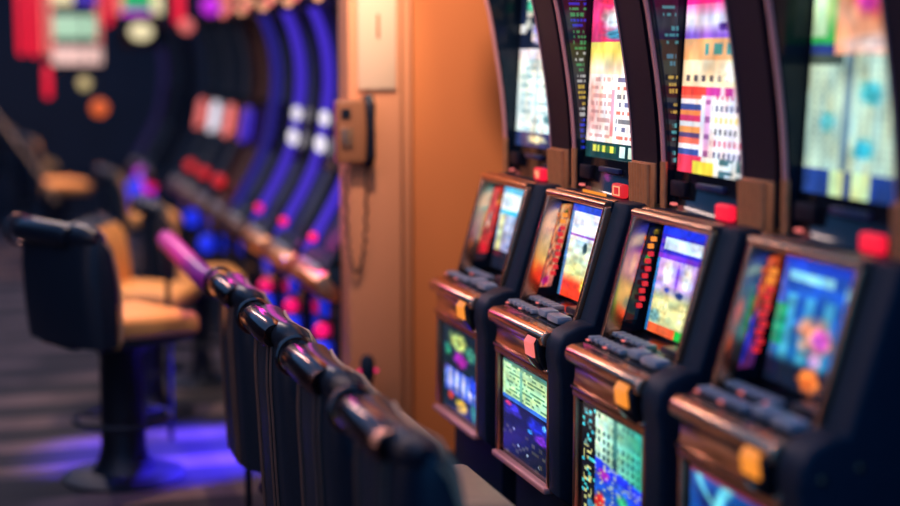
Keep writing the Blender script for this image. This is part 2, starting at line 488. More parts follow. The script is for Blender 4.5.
# ------------------------------------------------------------------ the slot machine
FIN = smooth_tab([(.278, 1.42), (.276, 1.52), (.270, 1.62), (.256, 1.744), (.229, 1.909), (.202, 2.041), (.155, 2.19), (.09, 2.34), (.0, 2.50), (-.06, 2.60)], 54)
DX = .055
def fin_refl_a(u, v):
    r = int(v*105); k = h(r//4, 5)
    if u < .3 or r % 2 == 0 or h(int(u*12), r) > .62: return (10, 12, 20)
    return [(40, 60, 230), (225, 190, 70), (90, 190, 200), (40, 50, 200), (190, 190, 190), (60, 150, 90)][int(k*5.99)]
def fin_refl_b(u, v):
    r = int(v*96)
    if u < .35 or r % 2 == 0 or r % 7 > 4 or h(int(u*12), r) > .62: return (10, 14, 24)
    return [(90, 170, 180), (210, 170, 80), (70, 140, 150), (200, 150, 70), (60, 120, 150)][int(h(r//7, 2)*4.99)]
def slot_machine(yfar, label, top, lcd, belly, side, accept, dial, beads, loc_x=1.62, bead_mat='g_redd', fin_refl=None):
    t = thing('slot_machine', label, 'slot machine', (loc_x, yfar, 0), 0, 'slot machines in the right-hand row')
    W = .56
    # dark cabinet: base, hood cheeks, back block, top block
    bm = nb()
    prism(bm, [(.07, 0), (.07, .49), (.015, .51), (.015, .90), (.02, 1.0), (.30, 1.0), (.70, 1.0), (.70, 0)], -W, 0, .004)
    prism(bm, [(.29, 1.0), (.33, 1.41), (.70, 1.41), (.70, 1.0)], -W, 0)
    prism(bm, [(.31, 1.40), (.31, 1.50), (.345, 1.52)]+[(.40, 1.53), (.40, 2.58)]+[(-.06, 2.60), (-.06, 2.68), (.05, 2.72), (.70, 2.72), (.70, 1.40)], -.648, -.004)
    cheek = [(.03, .50), (-.005, .53), (-.012, .90), (-.022, .95), (-.018, 1.0), (.005, 1.035), (.05, 1.055), (.092, 1.06), (.200, 1.415), (.35, 1.42), (.35, .50)]
    prism(bm, cheek, -.612, -.505, .012)
    prism(bm, [(.015, .50), (.02, 1.0), (.086, 1.05), (.194, 1.412), (.35, 1.41), (.35, .5)], -.008, 0, .002)
    # hood ceiling
    prism(bm, [(.190, 1.385), (.196, 1.415), (.34, 1.415), (.34, 1.385)], -.505, -.008)
    obj('cabinet', bm, 'body', t)
    bm = nb(); prism(bm, [(.12, 0), (.12, .95), (.20, 1.06), (.33, 1.40), (.345, 1.55), (.345, 2.6), (.50, 2.6), (.50, 0)], -.696, -W-.002)
    if yfar > 3.5: obj('added_gap_panel', bm, 'body', t)  # panel added in the gap between machines to catch light there
    else: bm.free()
    # belly
    bm = nb()
    for y0, y1 in ((-.022, -.002), (-.505, -.485)):
        box(bm, -.006, .02, y0, y1, .532, .885, .004)
    box(bm, -.010, .02, -.505, -.002, .872, .890, .005)
    fr = obj('belly_frame', bm, 'copper_b', t)
    obj('belly_sill', box(nb(), -.020, .025, -.505, -.002, .512, .534, .007, 3), 'trim', t)
    picture('belly_screen', lambda u, v: (.008, lerp(-.05, -.482, u), lerp(.545, .858, v)), belly, 72, 96, t)
    bm = nb()
    box(bm, .006, .018, -.485, -.022, .532, .545); box(bm, .006, .018, -.485, -.022, .858, .873); box(bm, .006, .018, -.05, -.022, .532, .873)
    obj('belly_bezel', bm, 'black', t)
    # console front: rolled chrome, concave strip, lip
    prof = [(.02, .893), (-.014, .894), (-.017, .898), (-.017, .904), (-.008, .908), (-.004, .925), (-.004, .95), (-.008, .966), (-.018, .975)]
    cx, cz, r = -.006, .996, .030
    for k in range(13):
        a = math.radians(215-k*11.5); prof.append((cx+r*math.cos(a), cz+r*math.sin(a)))
    prof += [(.03, 1.030), (.06, 1.036), (.085, 1.040), (.085, 1.0), (.02, .99)]
    con = obj('console', prism(nb(), prof, -.507, -.002, .008), 'copper', t)
    # bill acceptor block with lit mouth
    bm = nb(); prism(bm, [(-.040, .935), (-.046, .985), (-.030, 1.012), (.01, 1.018), (.01, .895), (-.02, .90)], -.490, -.388, .006)
    ba = obj('bill_acceptor', bm, 'black', con)
    bm = nb(); prism(bm, [(-.047, .940), (-.052, .982), (-.040, 1.0), (-.03, 1.0), (-.03, .938)], -.478, -.402, .004)
    obj('bill_slot_light', bm, accept, ba)
    # deck with keys
    deck = obj('button_deck', prism(nb(), [(.02, 1.005), (.02, 1.034), (.28, 1.062), (.28, 1.005)], -.503, -.010, .003), 'black', t)
    for row in range(2):
        for k in range(6):
            y = -.030-k*.041; x = .045+row*.075; z = 1.036+x*.108
            bm = nb(); box(bm, x-.018, x+.020, y-.027, y, z-.004, z+.010, .003)
            kb = obj('button', bm, 'key', deck)
            bm = nb(); box(bm, x-.028, x-.021, y-.022, y-.008, z-.002, z+.003, .001)
            obj('button_label', bm, 'g_rose' if (k+row) % 3 == 0 else 'keyd', kb)
    for (x, y0, y1, mt) in ((.06, -.36, -.29, 'key'), (.055, -.48, -.385, 'key'), (.14, -.46, -.33, 'keyd')):
        z = 1.036+x*.108
        obj('button', box(nb(), x-.026, x+.026, y0, y1, z-.004, z+.020, .008), mt, deck)
    # copper frame round the screen hood
    a0, a1 = (.080, 1.046), (.184, 1.402)
    bm = nb()
    for ya, yb in ((-.022, -.002), (-.504, -.484)):
        prism(bm, [(a0[0]-.008, a0[1]-.012), (a1[0]-.010, a1[1]), (a1[0]+.050, a1[1]), (a0[0]+.050, a0[1]-.012)], ya, yb, .006)
    tube(bm, [(a1[0], -.002, a1[1]), (a1[0], -.25, a1[1]+.001), (a1[0], -.50, a1[1])], .0135, 12)
    tube(bm, [(a1[0]+.03, -.002, a1[1]+.008), (a1[0]+.03, -.50, a1[1]+.008)], .009, 10)
    obj('screen_frame', bm, 'copper', t)
    # hood lining, glowing picture in place of the screen's reflection on it, screen
    bm = nb()
    prism(bm, [(.132, 1.055), (.232, 1.39), (.32, 1.40), (.30, 1.055)], -.0185, -.009)
    hood = obj('screen_hood', bm, 'gloss', t)
    obj('hood_cheek', prism(nb(), [(.11, 1.055), (.21, 1.39), (.32, 1.39), (.30, 1.055)], -.506, -.484), 'black', t)
    picture('screen_reflection', lambda u, v: (lerp(.142, .184, u)+v*.080, -.021, lerp(1.085, 1.362, v)), side, 24, 60, hood, 'picdim', .002, .5)
    sx = lambda v: lerp(.196, .255, v)
    picture('screen', lambda u, v: (sx(v), lerp(-.055, -.478, u), lerp(1.066, 1.368, v)), lcd, 80, 80, t)
    bm = nb(); prism(bm, [(.200, 1.055), (.262, 1.385), (.30, 1.385), (.28, 1.055)], -.502, -.018)
    obj('screen_bezel', bm, 'black', t)
    if beads:
        for k in range(10):
            v = .22+k*.072
            x = sx(v)-.022; z = lerp(1.066, 1.368, v)
            bm = nb(); box(bm, x-.006, x+.010, -.034-.010*(k % 2), -.022-.010*(k % 2), z-.008, z+.006, .002)
            obj('payline_light', bm, 'g_org' if k >= 8 else bead_mat, hood)
    # belt above the screen
    bm = nb(); prism(bm, [(.262, 1.405), (.285, 1.43), (.296, 1.525), (.35, 1.525), (.35, 1.405)], -.50, -.022, .003)
    belt = obj('upper_panel', bm, 'black', t)
    obj('panel_window', box(nb(), .272, .292, -.135, -.045, 1.455, 1.50, .004), 'pillar', belt)
    obj('coin_lamp', box(nb(), .264, .280, -.085, -.062, 1.428, 1.436, .003), 'g_rose', belt)
    obj('panel_stripe', box(nb(), .276, .292, -.36, -.20, 1.486, 1.502, .003), principled('panel_blue', (.02, .05, .16), .3), belt)
    obj('copper_ledge', box(nb(), .245, .285, -.50, -.10, 1.402, 1.412, .004), 'copper_b', belt)
    # red call light
    rl = obj('red_display', box(nb(), .248, .275, -.452, -.372, 1.418, 1.462, .008, 3), dial, belt)
    if dial == 'g_redd':
        pass
    # fins (curved side walls of the top box)
    def fin(y0, y1, depth, mat, bev=.003):
        pts = [(x, z) for x, z in FIN]; back = [(.28+depth, z) for x, z in reversed(FIN)]
        bm = nb(); n = len(FIN)
        A = [[bm.verts.new((x, y, z)) for x, z in pts] for y in (y0, y1)]
        B = [[bm.verts.new((x, y, z)) for x, z in reversed(back)] for y in (y0, y1)]
        for i in range(n-1):
            bm.faces.new((A[0][i], A[0][i+1], A[1][i+1], A[1][i])); bm.faces.new((B[0][i], B[0][i+1], B[1][i+1], B[1][i]))
            for q in (0, 1): bm.faces.new((A[q][i], A[q][i+1], B[q][i+1], B[q][i]))
        bm.faces.new((A[0][0], A[1][0], B[1][0], B[0][0])); bm.faces.new((A[0][-1], A[1][-1], B[1][-1], B[0][-1]))
        return obj('side_fin', bm, mat, t)
    f1 = fin(-.022, 0, .11, 'gloss'); f2 = fin(-.650, -.475, .12, 'pillar')
    obj('edge_trim', tube(nb(), [(x-.003, -.004, z) for x, z in FIN], .009, 8), 'trim', f1)
    obj('edge_trim', tube(nb(), [(x-.001, -.476, z) for x, z in FIN], .0035, 8), 'trim', f2)
    # ribbed copper blocks at the foot of the fins
    bm = nb()
    for k in range(7): tube(bm, [(.270, -.487-k*.0195, 1.405), (.268, -.487-k*.0195, 1.47), (.266, -.487-k*.0195, 1.535)], .0105, 10)
    box(bm, .270, .33, -.645, -.478, 1.40, 1.54, .003)
    obj('ribbed_block', bm, 'copper_l', f2)
    bm = nb()
    for k in range(2): tube(bm, [(.270, -.004-k*.014, 1.405), (.268, -.004-k*.014, 1.55)], .008, 10)
    obj('ribbed_block', bm, 'copper_l', f1)
    # glass
    T = [(x, z) for x, z in FIN]
    def gs(u, v):
        z = lerp(ZB, ZT-.03, v); return (lerp(.300, .350, v), lerp(-.036, -.470, u), z)
    picture('top_glass', gs, lambda u, v: top(u, v*(ZT-.03-ZB)/(ZT-ZB)), 90, 300, t)
    obj('glass_surround', box(nb(), .356, .385, -.474, -.022, ZB-.01, 2.6), 'black', t)
    if fin_refl:
        picture('fin_reflection', lambda u, v: (lerp(curve(FIN, lerp(1.54, 2.5, v))+.008, .300, u), -.0235, lerp(1.54, 2.5, v)), fin_refl, 18, 230, f1, 'picdim', .002, 0)  # glowing digit marks stand in for the top glass mirrored in the fin
    # side bolts on the near flank
    for x, z in ((.03, .970), (.12, .990)):
        bm = nb(); lathe(bm, [(.010, 0), (.010, .004), (.006, .007)], 14)
        o = obj('bolt', bm, 'bronze', t, loc=(x, -.611, z)); o.rotation_euler = (PI/2, 0, 0)
    return t

P_ = .7012; Y0 = 5.411
specs = [
 ('slot machine nearest the orange wall, pale cyan pay table, red reflection panel beside the screen', top_a, lcd_a, bel_a, side_a, 'g_org', 'g_red', False),
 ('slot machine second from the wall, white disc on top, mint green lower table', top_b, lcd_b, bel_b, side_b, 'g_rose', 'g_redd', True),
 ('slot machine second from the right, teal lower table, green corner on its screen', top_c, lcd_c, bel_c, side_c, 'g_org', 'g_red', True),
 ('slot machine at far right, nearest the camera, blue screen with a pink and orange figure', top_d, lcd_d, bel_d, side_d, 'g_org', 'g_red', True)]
mach = []
for i, (lb, a, b, c, d, acc, dial, bd) in enumerate(specs):
    mach.append(slot_machine(Y0-i*P_, lb, a, b, c, d, acc, dial, bd, fin_refl=(None, fin_refl_a, fin_refl_b, None)[i]))

# seven-segment digits 48 on the first red display, small sign on the second
def child(o, name): return [c for c in o.children if c.name.split('.')[0] == name][0]
def digits(parent, y, z, hgt, s, mat):
    seg = {'a': (0, 1, 1, 1), 'g': (0, .5, 1, .5), 'd': (0, 0, 1, 0), 'f': (0, .5, 0, 1), 'b': (1, .5, 1, 1), 'e': (0, 0, 0, .5), 'c': (1, 0, 1, .5)}
    on = {'4': 'fgbc', '8': 'abcdefg'}
    bm = nb(); w = hgt*.55
    for i, chx in enumerate(s):
        for q in on[chx]:
            x0, z0, x1, z1 = seg[q]
            ya, yb = y-i*w*1.6-x0*w, y-i*w*1.6-x1*w
            th = hgt*.09
            box(bm, .2455, .249, min(ya, yb)-th, max(ya, yb)+th, z+z0*hgt-th, z+z1*hgt+th)
    return obj('display_digits', bm, mat, parent)
digits(child(child(mach[0], 'upper_panel'), 'red_display'), -.395, 1.429, .022, '48', 'g_peach')
b1 = child(child(mach[1], 'upper_panel'), 'red_display')
bm = nb()
for (ya, yb, za, zb) in ((-.440, -.390, 1.451, 1.455), (-.440, -.390, 1.425, 1.429), (-.440, -.436, 1.425, 1.455), (-.394, -.390, 1.425, 1.455)):
    box(bm, .2455, .249, ya, yb, za, zb)
obj('display_icon', bm, 'g_peach', b1)
bm = nb()
for k in range(9): box(bm, .243, .247, -.15-k*.022-.014, -.15-k*.022, 1.4125+.001*(k % 2), 1.424)
obj('lit_lettering', bm, 'g_org', child(mach[1], 'upper_panel'))

# ------------------------------------------------------------------ chairs
def back_profile():
    return smooth_tab([(.015, .60), (.0, .72), (-.008, .86), (-.006, .95), (.0, 1.01), (.018, 1.045), (.048, 1.055), (.08, 1.04), (.105, .99), (.128, .92), (.145, .83), (.150, .72), (.140, .60)], 48)
def make_chair(label, loc, rz=0, seat_mat='beige', bar_mat='chrome', group='chairs in front of the right-hand machines', seat_z=.66, full=True, dz=0., pad_mat=None, zb=.60):
    t = thing('casino_chair', label, 'chair', loc, rz, group)
    Wd = .52
    def sweep(prof, y0, y1, n, bulge, name, mat, par, taper=.035, z_round=.05):
        bm = nb(); rings = []
        mx = sum(p[0] for p in prof)/len(prof)
        for j in range(n+1):
            s = j/n; y = lerp(y0, y1, s); e = 2*s-1
            k = max(0., (abs(e)-.78)/.22); k = k*k
            ring = []
            for x, z in prof:
                xx = x+bulge*e*e; xx = lerp(xx, mx+bulge*e*e, k*.55)
                zz = z-z_round*k*max(0, (z-.72))/.33
                ring.append(bm.verts.new((xx, y, zz+dz)))
            rings.append(ring)
        m_ = len(prof)
        for a, b in zip(rings, rings[1:]):
            for q in range(m_): bm.faces.new((a[q], a[(q+1) % m_], b[(q+1) % m_], b[q]))
        bm.faces.new(rings[0]); bm.faces.new(list(reversed(rings[-1])))
        return obj(name, bm, mat, par)
    bp = [(x, z if z > .74 else lerp(zb, .74, (z-.60)/.14)) for x, z in back_profile()]
    shell = sweep(bp, -Wd, 0, 22, .03, 'backrest', 'leather', t)
    padp = [(x+.010, z-.006) for x, z in bp if x > .05]
    padp = [p for p in padp if p[1] < 1.04]
    padp = padp+[(x-.035, z-.01) for x, z in reversed(padp)]
    sweep(padp, -Wd+.03, -.03, 16, .03, 'back_cushion', pad_mat or seat_mat, t, z_round=.05)
    # piping along front upper edge
    pts = []
    for j in range(17):
        s = j/16; y = lerp(-Wd+.006, -.006, s); e = 2*s-1; k = max(0., (abs(e)-.78)/.22)**2
        pts.append((.090+.03*e*e-.02*k, y, 1.034-.05*k+dz))
    obj('piping', tube(nb(), pts, .005, 8), 'beige', shell)
    for yy in (-.003, -Wd+.003):
        side = [(x+.03, yy+(.002 if yy > -.1 else -.002), z+dz) for x, z in [(.055, 1.00), (.085, .96), (.105, .90), (.118, .82), (.122, .72), (.118, .62)]]
        obj('piping', tube(nb(), side, .005, 8), 'beige', shell)
    # upright ribs and strap on the rear, brown reflections put into their colour
    if full:
        for yy in (-.12, -.16, -.36, -.40):
            e = 2*(-yy/Wd)-1
            obj('rear_rib', tube(nb(), [(x+.03*e*e-.002, yy, z+dz) for x, z in bp[:18]], .006, 8), 'vinyl', shell)
        bm = nb(); 
        pr = [(x-.003, z) for x, z in bp[1:17]]
        A = [[bm.verts.new((x+.03*(2*(-y/Wd)-1)**2-.001, y, z+dz)) for x, z in pr] for y in (-.165, -.14, -.115)]
        for a, b in zip(A, A[1:]):
            for q in range(len(pr)-1): bm.faces.new((a[q], a[q+1], b[q+1], b[q]))
        bmesh.ops.solidify(bm, geom=bm.faces[:], thickness=.004)
        obj('rear_strap', bm, 'vinyl', shell)
    # round top roll with ring and bar handle
    n = 15
    pts = [( .034+.03*(2*(j/n)-1)**2, lerp(-Wd+.01, -.005, j/n), 1.014+dz) for j in range(n+1)]
    rad = [.024]+[.042]+[.048]*(n-3)+[.040]+[.020]
    roll = obj('top_roll', tube(nb(), pts, rad, 18), 'roll', t)
    hb = tube(nb(), [(.008, -.41, 1.018+dz), (.002, -.385, 1.022+dz), (-.001, -.10, 1.022+dz), (.004, -.06, 1.018+dz)], [.036, .045, .045, .038], 20)
    obj('bar_handle', hb, bar_mat, roll)
    bm = nb()
    for k in range(21):
        pass
    ringpts = [(.012+.056*math.cos(a), -.030, 1.016+.056*math.sin(a)+dz) for a in [2*PI*q/24 for q in range(25)]]
    obj('grip_ring', tube(bm, ringpts, .0075, 8, False), 'chrome', roll)
    # seat
    sz = seat_z
    bm = nb(); box(bm, .13, .54, -Wd+.03, -.03, sz-.09, sz, .035, 4)
    for v in bm.verts:
        if v.co.z > sz-.03: v.co.z += .018*max(0, 1-((v.co.x-.33)/.2)**2)*max(0, 1-((v.co.y+Wd/2)/.25)**2)
        if v.co.x > .4: v.co.z -= .02*((v.co.x-.4)/.14)
    seat = obj('seat', bm, seat_mat, t)
    obj('seat_pan', box(nb(), .11, .52, -Wd+.05, -.05, sz-.125, sz-.088, .012, 2), 'leather', t)
    bm = nb(); box(bm, .02, .15, -Wd+.14, -.14, sz-.12, sz-.0, .02, 2)
    obj('back_bracket', bm, 'steel', t)
    c = (.31, -Wd/2, 0)
    obj('pedestal', lathe(nb(), [(.075, .03), (.062, .06), (.052, .12), (.050, sz-.18), (.085, sz-.12)], 20, c), 'steel', t)
    obj('base_plate', lathe(nb(), [(.24, 0), (.24, .012), (.20, .026), (.08, .034)], 32, c), 'steel', t)
    ft = [(c[0]+.19*math.cos(a), c[1]+.19*math.sin(a), .24) for a in [2*PI*q/24 for q in range(25)]]
    bm = tube(nb(), ft, .011, 8, False)
    for a in (0, 2*PI/3, 4*PI/3): tube(bm, [(c[0]+.045*math.cos(a), c[1]+.045*math.sin(a), .24), (c[0]+.19*math.cos(a), c[1]+.19*math.sin(a), .24)], .008, 8)
    obj('foot_ring', bm, 'steel', t)
    return t

CX = .818
cl = ['dark chair nearest the camera, pale seat beside it at the bottom of the row',
      'dark chair second from the camera in the near row, pink glint along its bar handle',
      'dark chair third from the camera in the near row, blue lamps beyond it',
      'dark chair at the far end of the near row, beside the magenta-lit rail',
      ]
for i, y in enumerate((3.53, 4.222, 4.925, 5.70)):
    make_chair(cl[i], (CX, y, 0), dz=-.018, zb=.40)
# chairs standing across the aisle at the left
LG = 'cream-seated chairs at the left across the aisle'
def left_chair(label, x, y, deg, seat='cream', dz=-.02, sc=1.12):
    t = make_chair(label, (x, y, 0), math.radians(deg), seat, 'roll', LG, .68, False, dz)
    t.scale = (sc, sc, sc)
    for c in t.children:
        if c.name.startswith('pedestal'):
            for v in c.data.vertices: v.co.x = .31+(v.co.x-.31)*1.7; v.co.y = -.26+(v.co.y+.26)*1.7
    return t
left_chair('nearest left-hand chair, tall dark back with cream seat on a thick pedestal', .09, 6.74, 28)
left_chair('left-hand chair behind the nearest one, turned so its cream back cushion shows', .57, 8.2, -22, sc=1.0, dz=-.05)
left_chair('far left-hand chair with orange-lit seat near the picture edge', .20, 14.2, 10)
left_chair('farthest left-hand chair, a small orange blur beside a diagonal rail', .03, 17.0, 10)
RG = 'cream-seated chairs at the blue machines'
make_chair('cream-seated chair beside the nearest blue-lit machines, seat just visible past the near row', (.83, 8.80, 0), 0, 'cream', 'roll', RG, .66, False)
make_chair('cream-seated chair farther along the blue-lit machines', (.79, 11.35, 0), 0, 'cream', 'roll', RG, .74, False)

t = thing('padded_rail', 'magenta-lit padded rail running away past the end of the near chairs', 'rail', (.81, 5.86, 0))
obj('rail_pad', tube(nb(), [(.13, -.04, .93), (.05, -.01, .965), (0, .06, .98), (0, 1.40, .98), (0, 1.43, .97)], [.02, .04, .045, .045, .02], 16), principled('magenta_light_vinyl', (.50, .04, .42), .35, noise=(20, .2)), t)  # magenta light falling on the rail is put into its base colour
for xx, yy in ((.14, -.05), (0, 1.38)): obj('rail_post', tube(nb(), [(xx, yy, 0), (xx, yy, .95)], .014, 10), 'steel', t)

# ------------------------------------------------------------------ blue-lit bank behind the wall
F2 = smooth_tab([(-.02, .96), (.03, 1.06), (.11, 1.20), (.19, 1.38), (.225, 1.56), (.243, 1.72), (.235, 1.87), (.205, 2.0), (.165, 2.10)], 40)
def curved_slot(y, label, edge='g_vio', lamps=True, scr=None, x=1.40, topc='g_peach', group='curved slot machines of the far row', body='body', extras=None):
    t = thing('curved_slot_machine', label, 'slot machine', (x, y, 0), 0, group)
    W = .56
    bm = nb()
    prism(bm, [(.05, 0), (.03, .86), (-.01, .90), (-.02, .95), (.0, .98)]+[(a+.05, b) for a, b in F2[2:]]+[(.12, 2.14), (.60, 2.14), (.60, 0)], -W, 0, .004)
    obj('cabinet', bm, body, t)
    for y0, y1, yy in ((-.012, .0, 0), (-W, -W+.012, 1)):
        bm = nb(); n = len(F2)
        A = [[bm.verts.new((a, q, b)) for a, b in F2] for q in (y0, y1)]
        B = [[bm.verts.new((a+.12, q, b)) for a, b in F2] for q in (y0, y1)]
        for i in range(n-1):
            bm.faces.new((A[0][i], A[0][i+1], A[1][i+1], A[1][i])); bm.faces.new((B[0][i], B[0][i+1], B[1][i+1], B[1][i]))
            for q in (0, 1): bm.faces.new((A[q][i], A[q][i+1], B[q][i+1], B[q][i]))
        bm.faces.new((A[0][0], A[1][0], B[1][0], B[0][0])); bm.faces.new((A[0][-1], A[1][-1], B[1][-1], B[0][-1]))
        f = obj('side_fin', bm, body, t)
        if edge:
            bm = nb()
            if yy: continue
            wd = .075
            sg = -1 if not yy else 1
            A = [[bm.verts.new((a+d, (y0 if not yy else y1)+sg*e_, b)) for a, b in F2] for d, e_ in ((-.006, 0), (-.006, .02), (wd, .02), (wd, 0))]
            for p in range(4):
                a_, b_ = A[p], A[(p+1) % 4]
                for i in range(n-1): bm.faces.new((a_[i], a_[i+1], b_[i+1], b_[i]))
            bm.faces.new([q[0] for q in A]); bm.faces.new([q[-1] for q in reversed(A)])
            obj('edge_light', bm, edge, f)
    bm = nb(); prism(bm, [(.0, .80), (-.05, .82), (-.075, .86), (-.07, .90), (-.04, .925), (.05, .94), (.05, .80)], -W+.01, -.01, .01)
    cns = obj('console', bm, 'copper_b' if lamps else 'brown', t)
    for k in range(4): obj('button', box(nb(), -.045, -.01, -.12-k*.09, -.06-k*.09, .925, .945, .006), 'key', cns)
    for (z0, z1, mt) in ((1.30, 1.62, scr or 'black'),):
        bm = nb(); pr = [p for p in F2 if z0 <= p[1] <= z1]
        A = [[bm.verts.new((a+.035, q, b)) for a, b in pr] for q in (-W+.05, -.05)]
        for q in range(len(pr)-1): bm.faces.new((A[0][q], A[0][q+1], A[1][q+1], A[1][q]))
        bmesh.ops.solidify(bm, geom=bm.faces[:], thickness=.012)
        obj('screen', bm, mt, t)
    if lamps:
        for (z, a) in ((1.55, .027), (1.42, .030)):
            bm = nb(); ball(bm, (curve(F2, z)+.005, -.08, z), a); [setattr(v.co, 'z', z+(v.co.z-z)*1.5) for v in bm.verts]; obj('white_lamp', bm, 'g_wht', t)
    bm = nb(); box(bm, .015, .05, -W+.03, -.03, .42, .78, .01); bel = obj('belly_panel', bm, 'black', t)
    if lamps:
        obj('blue_strip', box(nb(), -.01, .016, -.42, -.30, .715, .81, .012), 'g_deep', bel)
        obj('pink_lamp', ball(nb(), (-.012, -.37, .655), .034), 'g_pink', bel)
        obj('blue_lamp', ball(nb(), (-.020, -.40, .560), .052), 'g_blue', bel)
        for (dy, z, r) in ((-.20, 1.03, .022),):
            obj('pink_lamp', ball(nb(), (-.01, dy, z+.02), .024), 'g_pink', t)
    if topc:
        tp = obj('topper', box(nb(), .06, .30, -W+.02, -.02, 2.14, 2.30, .02, 3), 'brown', t)
        for k in range(6):
            bm = nb(); ball(bm, (.05-.02*(k//3), -.09-(k % 3)*.18-.07*(k//3), 2.125+.02*((k*7) % 3)+.08*(k//3)), .026); obj('bulb', bm, topc if k not in (1, 5) else 'g_rose', tp)
    if extras: extras(t, bel)
    return t
curved_slot(6.80, 'curved slot machine with blue edge lights, right beside the pillar')
curved_slot(7.50, 'curved slot machine with blue edge lights, middle of the three')
curved_slot(8.20, 'curved slot machine with blue edge lights, leftmost of the three')

curved_slot(8.92, 'curved slot machine with dim blue edge lights, behind the leftmost bright one', glow('glow_dim_violet', (.04, .03, .45), .45), False, topc='g_peach')

def ex_lamps(pan, blue, red=True):
    def f_(t, bel):
        if red: obj('red_lamp', ball(nb(), (.01, -.05, 1.075), .040), 'g_redd', t)
        bm = nb(); tube(bm, [(.15, -.05, 1.32), (.18, -.05, 1.36), (.205, -.05, 1.50), (.21, -.05, 1.54)], [.016, .034, .034, .016], 14)
        obj('panel_lamp', bm, pan, t)
        if blue: obj('blue_lamp', ball(nb(), (-.01, -.30, blue), .06), 'g_blue', bel)
    return f_
curved_slot(9.62, 'brown curved slot machine left of the blue-lit ones', None, False, topc='g_rose', body='brown', extras=ex_lamps('g_vio', None))
curved_slot(10.32, 'dark curved slot machine with pink panel and red lamp, next to the brown one', None, False, topc=None, extras=ex_lamps('g_rose', .62))
curved_slot(11.02, 'dark curved slot machine with white panel and red lamp', None, False, topc=None, extras=ex_lamps('g_wht', .72))
curved_slot(11.72, 'dark curved slot machine with leftmost pink panel', None, False, topc=None, extras=ex_lamps('g_rose', None, False))
def ex3(t, bel):
    obj('blue_lamp', ball(nb(), (-.04, -.28, .70), .17), 'g_blue', t)
    obj('magenta_lamp', ball(nb(), (-.06, -.25, .88), .055), 'g_mag', t)
    obj('pink_lamp', ball(nb(), (-.02, -.50, .80), .055), 'g_pink', t)
curved_slot(13.1, 'distant dark curved slot machine with a blue lamp and pink dot at console height', None, False, x=1.30, topc=None, extras=ex3)
curved_slot(13.9, 'most distant dark curved slot machine with faint violet edges', glow('glow_faint_violet', (.05, .03, .22), .25), False, x=1.30, topc=None)

# ------------------------------------------------------------------ distant lit signs and red tubes
def sign(x0, x1, z0, z1, y, label, rows):
    t = thing('hanging_sign', label, 'sign', ((x0+x1)/2, y, z0), 0, 'lit signs hanging at the back')
    w = (x1-x0)/2; hh = z1-z0
    obj('sign_case', box(nb(), -w, w, 0, .12, 0, hh, .02, 3), 'black', t)
    for (a, b, c, d, mt) in rows:
        obj('sign_panel', box(nb(), lerp(-w, w, a), lerp(-w, w, b), -.012, .0, lerp(0, hh, c), lerp(0, hh, d), .006), mt, t)
    bm = nb(); tube(bm, [(-w*.6, .06, hh), (-w*.6, .06, 3.2-z0)], .012, 8); tube(bm, [(w*.6, .06, hh), (w*.6, .06, 3.2-z0)], .012, 8)
    obj('hanger', bm, 'steel', t)
    return t
sign(.50, .89, 1.76, 2.75, 12, 'lit sign at the upper left with green and cream panels between red tubes',
     [(.05, .95, .62, .97, 'g_green'), (.05, .45, .50, .62, 'g_cream'), (.5, .95, .50, .60, 'g_vio'), (.05, .92, .24, .42, 'g_mint'), (.02, .98, .04, .18, 'g_palepink'), (.86, .98, .2, .62, 'g_rose')])
sign(1.05, 1.40, 1.93, 2.75, 12.35, 'lit sign at the top with green panel and an oval cream lamp below',
     [(.05, .72, .38, .95, 'g_green'), (.74, .98, .33, .95, 'g_cream'), (.05, .7, .32, .37, 'g_mag')])
def tube_light(x, z0, z1, y, r, label, mat='g_red'):
    t = thing('light_tube', label, 'light', (x, y, z0), 0, 'vertical light tubes at the back')
    obj('glowing_tube', tube(nb(), [(0, 0, 0), (0, 0, .02), (0, 0, z1-z0-.02), (0, 0, z1-z0)], [r*.6, r, r, r*.6], 14), mat, t)
    obj('tube_cap', tube(nb(), [(0, 0, z1-z0), (0, 0, z1-z0+.05)], r*1.15, 14), 'steel', t)
    obj('tube_hanger', tube(nb(), [(0, 0, z1-z0+.05), (0, 0, 3.2-z0)], .008, 6), 'steel', t)
tube_light(.285, 1.87, 2.7, 12, .030, 'red light tube at the far left')
tube_light(.385, 1.86, 2.7, 12, .036, 'red light tube second from the left')
tube_light(.475, 1.87, 2.7, 11.9, .040, 'pale rose light tube beside the left sign', 'g_rose')
tube_light(.46, 1.55, 1.80, 11.8, .028, 'short red light tube hanging lowest at the left')
tube_light(.935, 2.10, 2.7, 12, .030, 'red light tube between the two signs')
tube_light(1.01, 2.18, 2.7, 11.9, .034, 'pale rose light tube left of the top sign', 'g_rose')
tube_light(1.50, 2.12, 2.7, 12.15, .040, 'red light tube right of the top sign')
def lamp_ball(x, y, z, r, label, mat, ez=1.):
    t = thing('pendant_lamp', label, 'light', (x, y, z), 0, 'pendant lamps at the back')
    bm = nb(); ball(bm, (0, 0, 0), r, 20)
    for v in bm.verts: v.co.x *= ez
    obj('globe', bm, mat, t)
    obj('cord', tube(nb(), [(0, 0, r*.9), (0, 0, 3.2-z)], .006, 6), 'steel', t)
lamp_ball(1.16, 11.75, 2.05, .066, 'oval cream pendant lamp under the top sign', 'g_cream', 1.35)
lamp_ball(1.53, 11.95, 2.10, .055, 'round rose pendant lamp under the right red tube', 'g_rose')
lamp_ball(1.73, 12.0, 2.26, .075, 'round magenta pendant lamp at the top', 'g_mag')
lamp_ball(.73, 11.8, 1.66, .05, 'small cream pendant lamp below the left sign', principled('dim_cream', (.2, .15, .08), .5, emis=(.9, .7, .3), estr=.6))
